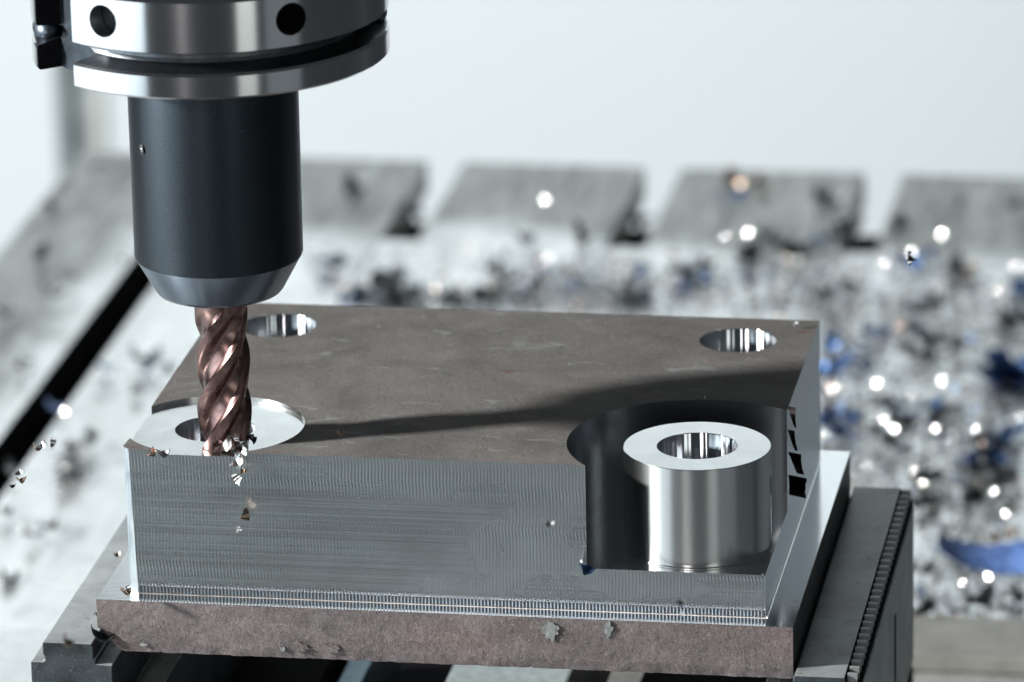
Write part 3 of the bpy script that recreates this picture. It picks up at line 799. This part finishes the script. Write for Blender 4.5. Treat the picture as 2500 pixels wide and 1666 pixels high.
# the uncountable rest, one object
def litter(n, regions, seed):
    rnd = random.Random(seed); V, F, MI = [], [], []
    for k in range(n):
        x0, y0, x1, y1 = rnd.choice(regions)
        p = at(rnd.uniform(x0, x1), rnd.uniform(y0, y1), TZ + rnd.uniform(.6, 4))
        L, wd = rnd.uniform(1.2, 4.5), rnd.uniform(.7, 2.2); a = rnd.uniform(0, 6.28); c = rnd.uniform(.5, 2)
        M = Matrix.Rotation(a, 3, 'Z') @ Matrix.Rotation(rnd.uniform(-.9, .9), 3, 'X') @ Matrix.Rotation(rnd.uniform(-.7, .7), 3, 'Y')
        pts, w2 = [], []
        for i in range(4):
            t = i / 3 - .5
            pts.append((M @ Vector((L * t, 0, c * (.25 - t * t) * 2)) + p, M @ Vector((.1, 1, 0)), M @ Vector((-.5 * t, 0, 1)))); w2.append(wd * (1.1 - abs(t)))
        v, f = ribbon_vf(pts, w2, .25); b = len(V); V += v; F += [tuple(i + b for i in q) for q in f]; MI += [rnd.choice((0, 0, 0, 0, 1, 1, 1, 2, 3))] * len(f)
    for (px, py, cn, szz) in EXTRA:
        me = rnd.choice(LIB[cn]); p = at(px, py, TZ + rnd.uniform(1.5, 5))
        M = Matrix.Rotation(rnd.uniform(0, 6.28), 3, 'Z') @ Matrix.Rotation(rnd.uniform(-.6, .6), 3, 'X')
        b = len(V); V += [tuple(M @ (q.co / S * szz) + p) for q in me.vertices]
        F += [tuple(i + b for i in q.vertices) for q in me.polygons]; MI += [{'dark': 0, 'grey': 1, 'blue': 2, 'straw': 3}[cn]] * len(me.polygons)
    return V, F, MI
V, F, MI = litter(2600, [(1890, 740, 2353, 1180)] * 5 + [(1890, 760, 2353, 1200), (1900, 900, 2353, 1120), (1500, 560, 2353, 760), (1600, 600, 2353, 760), (1900, 650, 2353, 800), (2110, 1200, 2353, 1430)] * 2 + [(1100, 590, 1900, 712)] * 4 + [(780, 650, 1500, 708)] * 3 + [(700, 560, 1500, 640)], 5)
o = obj('chip_litter', V, F, [M_chips['dark'], M_chips['grey'], M_chips['blue'], M_chips['straw']]); o.data.polygons.foreach_set('material_index', MI)
tag(o, 'fine steel swarf strewn over the machine table', 'swarf', kind='stuff')

# chips in the air and on the work
def place(px, py, y, cname, scale, rot, label, group=None):
    p = at_y(px, py, y); o = chip(p, cname, scale, rot, label, group)
    if cname == 'bright':                      # these catch the window light
        h = ((key_pos - p).normalized() + (CAM - p).normalized()).normalized()
        q = Vector((0, 0, 1)).rotation_difference(h)
        o.rotation_euler = (q.to_matrix() @ Matrix.Rotation(rot[2], 3, 'Z') @ Matrix.Rotation((rot[0] - .5) * .5, 3, 'X')).to_euler()
    return o
FALL = 'chips falling from the cutter'
place(548, 1062, -3, 'bright', 0.55, (.5, 1.2, .3), 'bright chip topmost in the falling chain on the front face')
place(553, 1083, -3.5, 'straw', 0.49, (1.2, .3, 1.0), 'slim straw chip in the middle of the falling chain')
place(548, 1104, -4, 'bright', 0.49, (.6, .9, 2.0), 'round glinting chip lowest in the falling chain under the cutter')
place(560, 1045, -2, 'bright', 0.58, (.2, 1.0, .7), 'silver curled chip just under the cutter tip')
place(562, 1190, -5, 'straw', 0.61, (.3, 1.1, 2.2), 'slender chip falling alone in front of the block face')
place(550, 1218, -5, 'bright', 0.38, (.9, .8, 1.1), 'tiny chip falling below the slender one on the block face')
place(518, 1026, 4, 'bright', 0.90, (.4, .2, .2), 'silvery chip heaped against the front of the cutter tip')
place(545, 1022, 3, 'bright', 0.87, (-.5, .5, 1.4), 'crumpled bright chip right at the foot of the cutter')
place(566, 1024, 5, 'bright', 0.65, (.7, -.3, 2.4), 'small bright chip stuck right of the cutter foot')
place(577, 1010, 8, 'dark', 0.58, (.2, .9, .7), 'dark splinter chip behind the cutter foot')
place(348, 1045, -2, 'straw', .50, (.3, .9, 2.6), 'pale bent chip hanging at the front edge left of the cutter')
place(372, 1044, -1.5, 'grey', .50, (.6, .2, .4), 'grey chip hanging at the front edge beside the pale bent chip')
place(100, 1022, -8, 'bright', .55, (.5, .5, .2), 'white-lit chip flying left of the block, upper one')
place(122, 1020, -8, 'bright', .40, (.9, .2, 1.2), 'small white-lit chip flying beside the upper left chip')
place(82, 1031, -8, 'straw', .42, (.2, .6, .3), 'brown chip flying at the left end of the upper chip trio')
place(48, 1085, -6, 'bright', .36, (.9, .9, .2), 'pale chip in the flying string at the left edge')
place(47, 1105, -6, 'straw', .42, (.4, .2, .5), 'brown chip lower in the flying string at the left edge')
place(26, 1118, -6, 'dark', .28, (.4, .3, .2), 'tiny dark chip nearest the left edge of the photo')
place(2088, 590, 60, 'dark', .45, (.9, 1.1, .6), 'black twisted chip flying above the table right of the block')
place(2092, 605, 60, 'bright', .28, (.5, .8, 1.6), 'tiny bright chip under the black twisted flying chip')
place(782, 995, -110, 'straw', .42, (.6, .3, .3), 'orange blurred chip flying over the shadow on the block')
place(150, 1474, -160, 'straw', .55, (.4, .9, .4), 'glowing orange chip flying in front of the left jaw')
place(266, 1276, -90, 'straw', .42, (.7, .2, .8), 'pinkish blurred chip flying before the left ledge')
place(286, 1362, -12, 'straw', .50, (.3, .4, .8), 'copper chip resting at the lower left corner of the block')
place(297, 1352, -10, 'bright', .30, (.3, .4, 2.0), 'pale speck of chip above the copper chip at the corner')
place(1568, 1411, -120, 'bright', .20, (.9, .3, .2), 'pale blue blurred speck flying before the lower right of the block')
place(1562, 1385, -120, 'dark', .34, (.9, .3, .2), 'dark blurred speck flying above the pale blue one')
place(1258, 1205, -100, 'grey', .34, (.9, .3, .6), 'faint grey blurred chip flying before the block face')
place(1342, 1308, -2, 'blue', .55, (.8, .6, .5), 'dark blue chip stuck at the lower left corner of the pocket')
place(1336, 1290, -1.5, 'bright', .26, (.8, .2, .5), 'bright crumb above the dark blue chip at the pocket corner')
place(228, 1462, -7.5, 'dark', .9, (.3, .5, .2), 'black torn chip under the broken corner of the rough plate')
place(223, 1410, -5, 'bright', .36, (.2, 1.4, .2), 'thin bright sliver at the left end of the rough plate')
place(1830, 743, 130, 'bright', .25, (.2, .3, .7), 'tiny bright chip on the top near the back right corner')
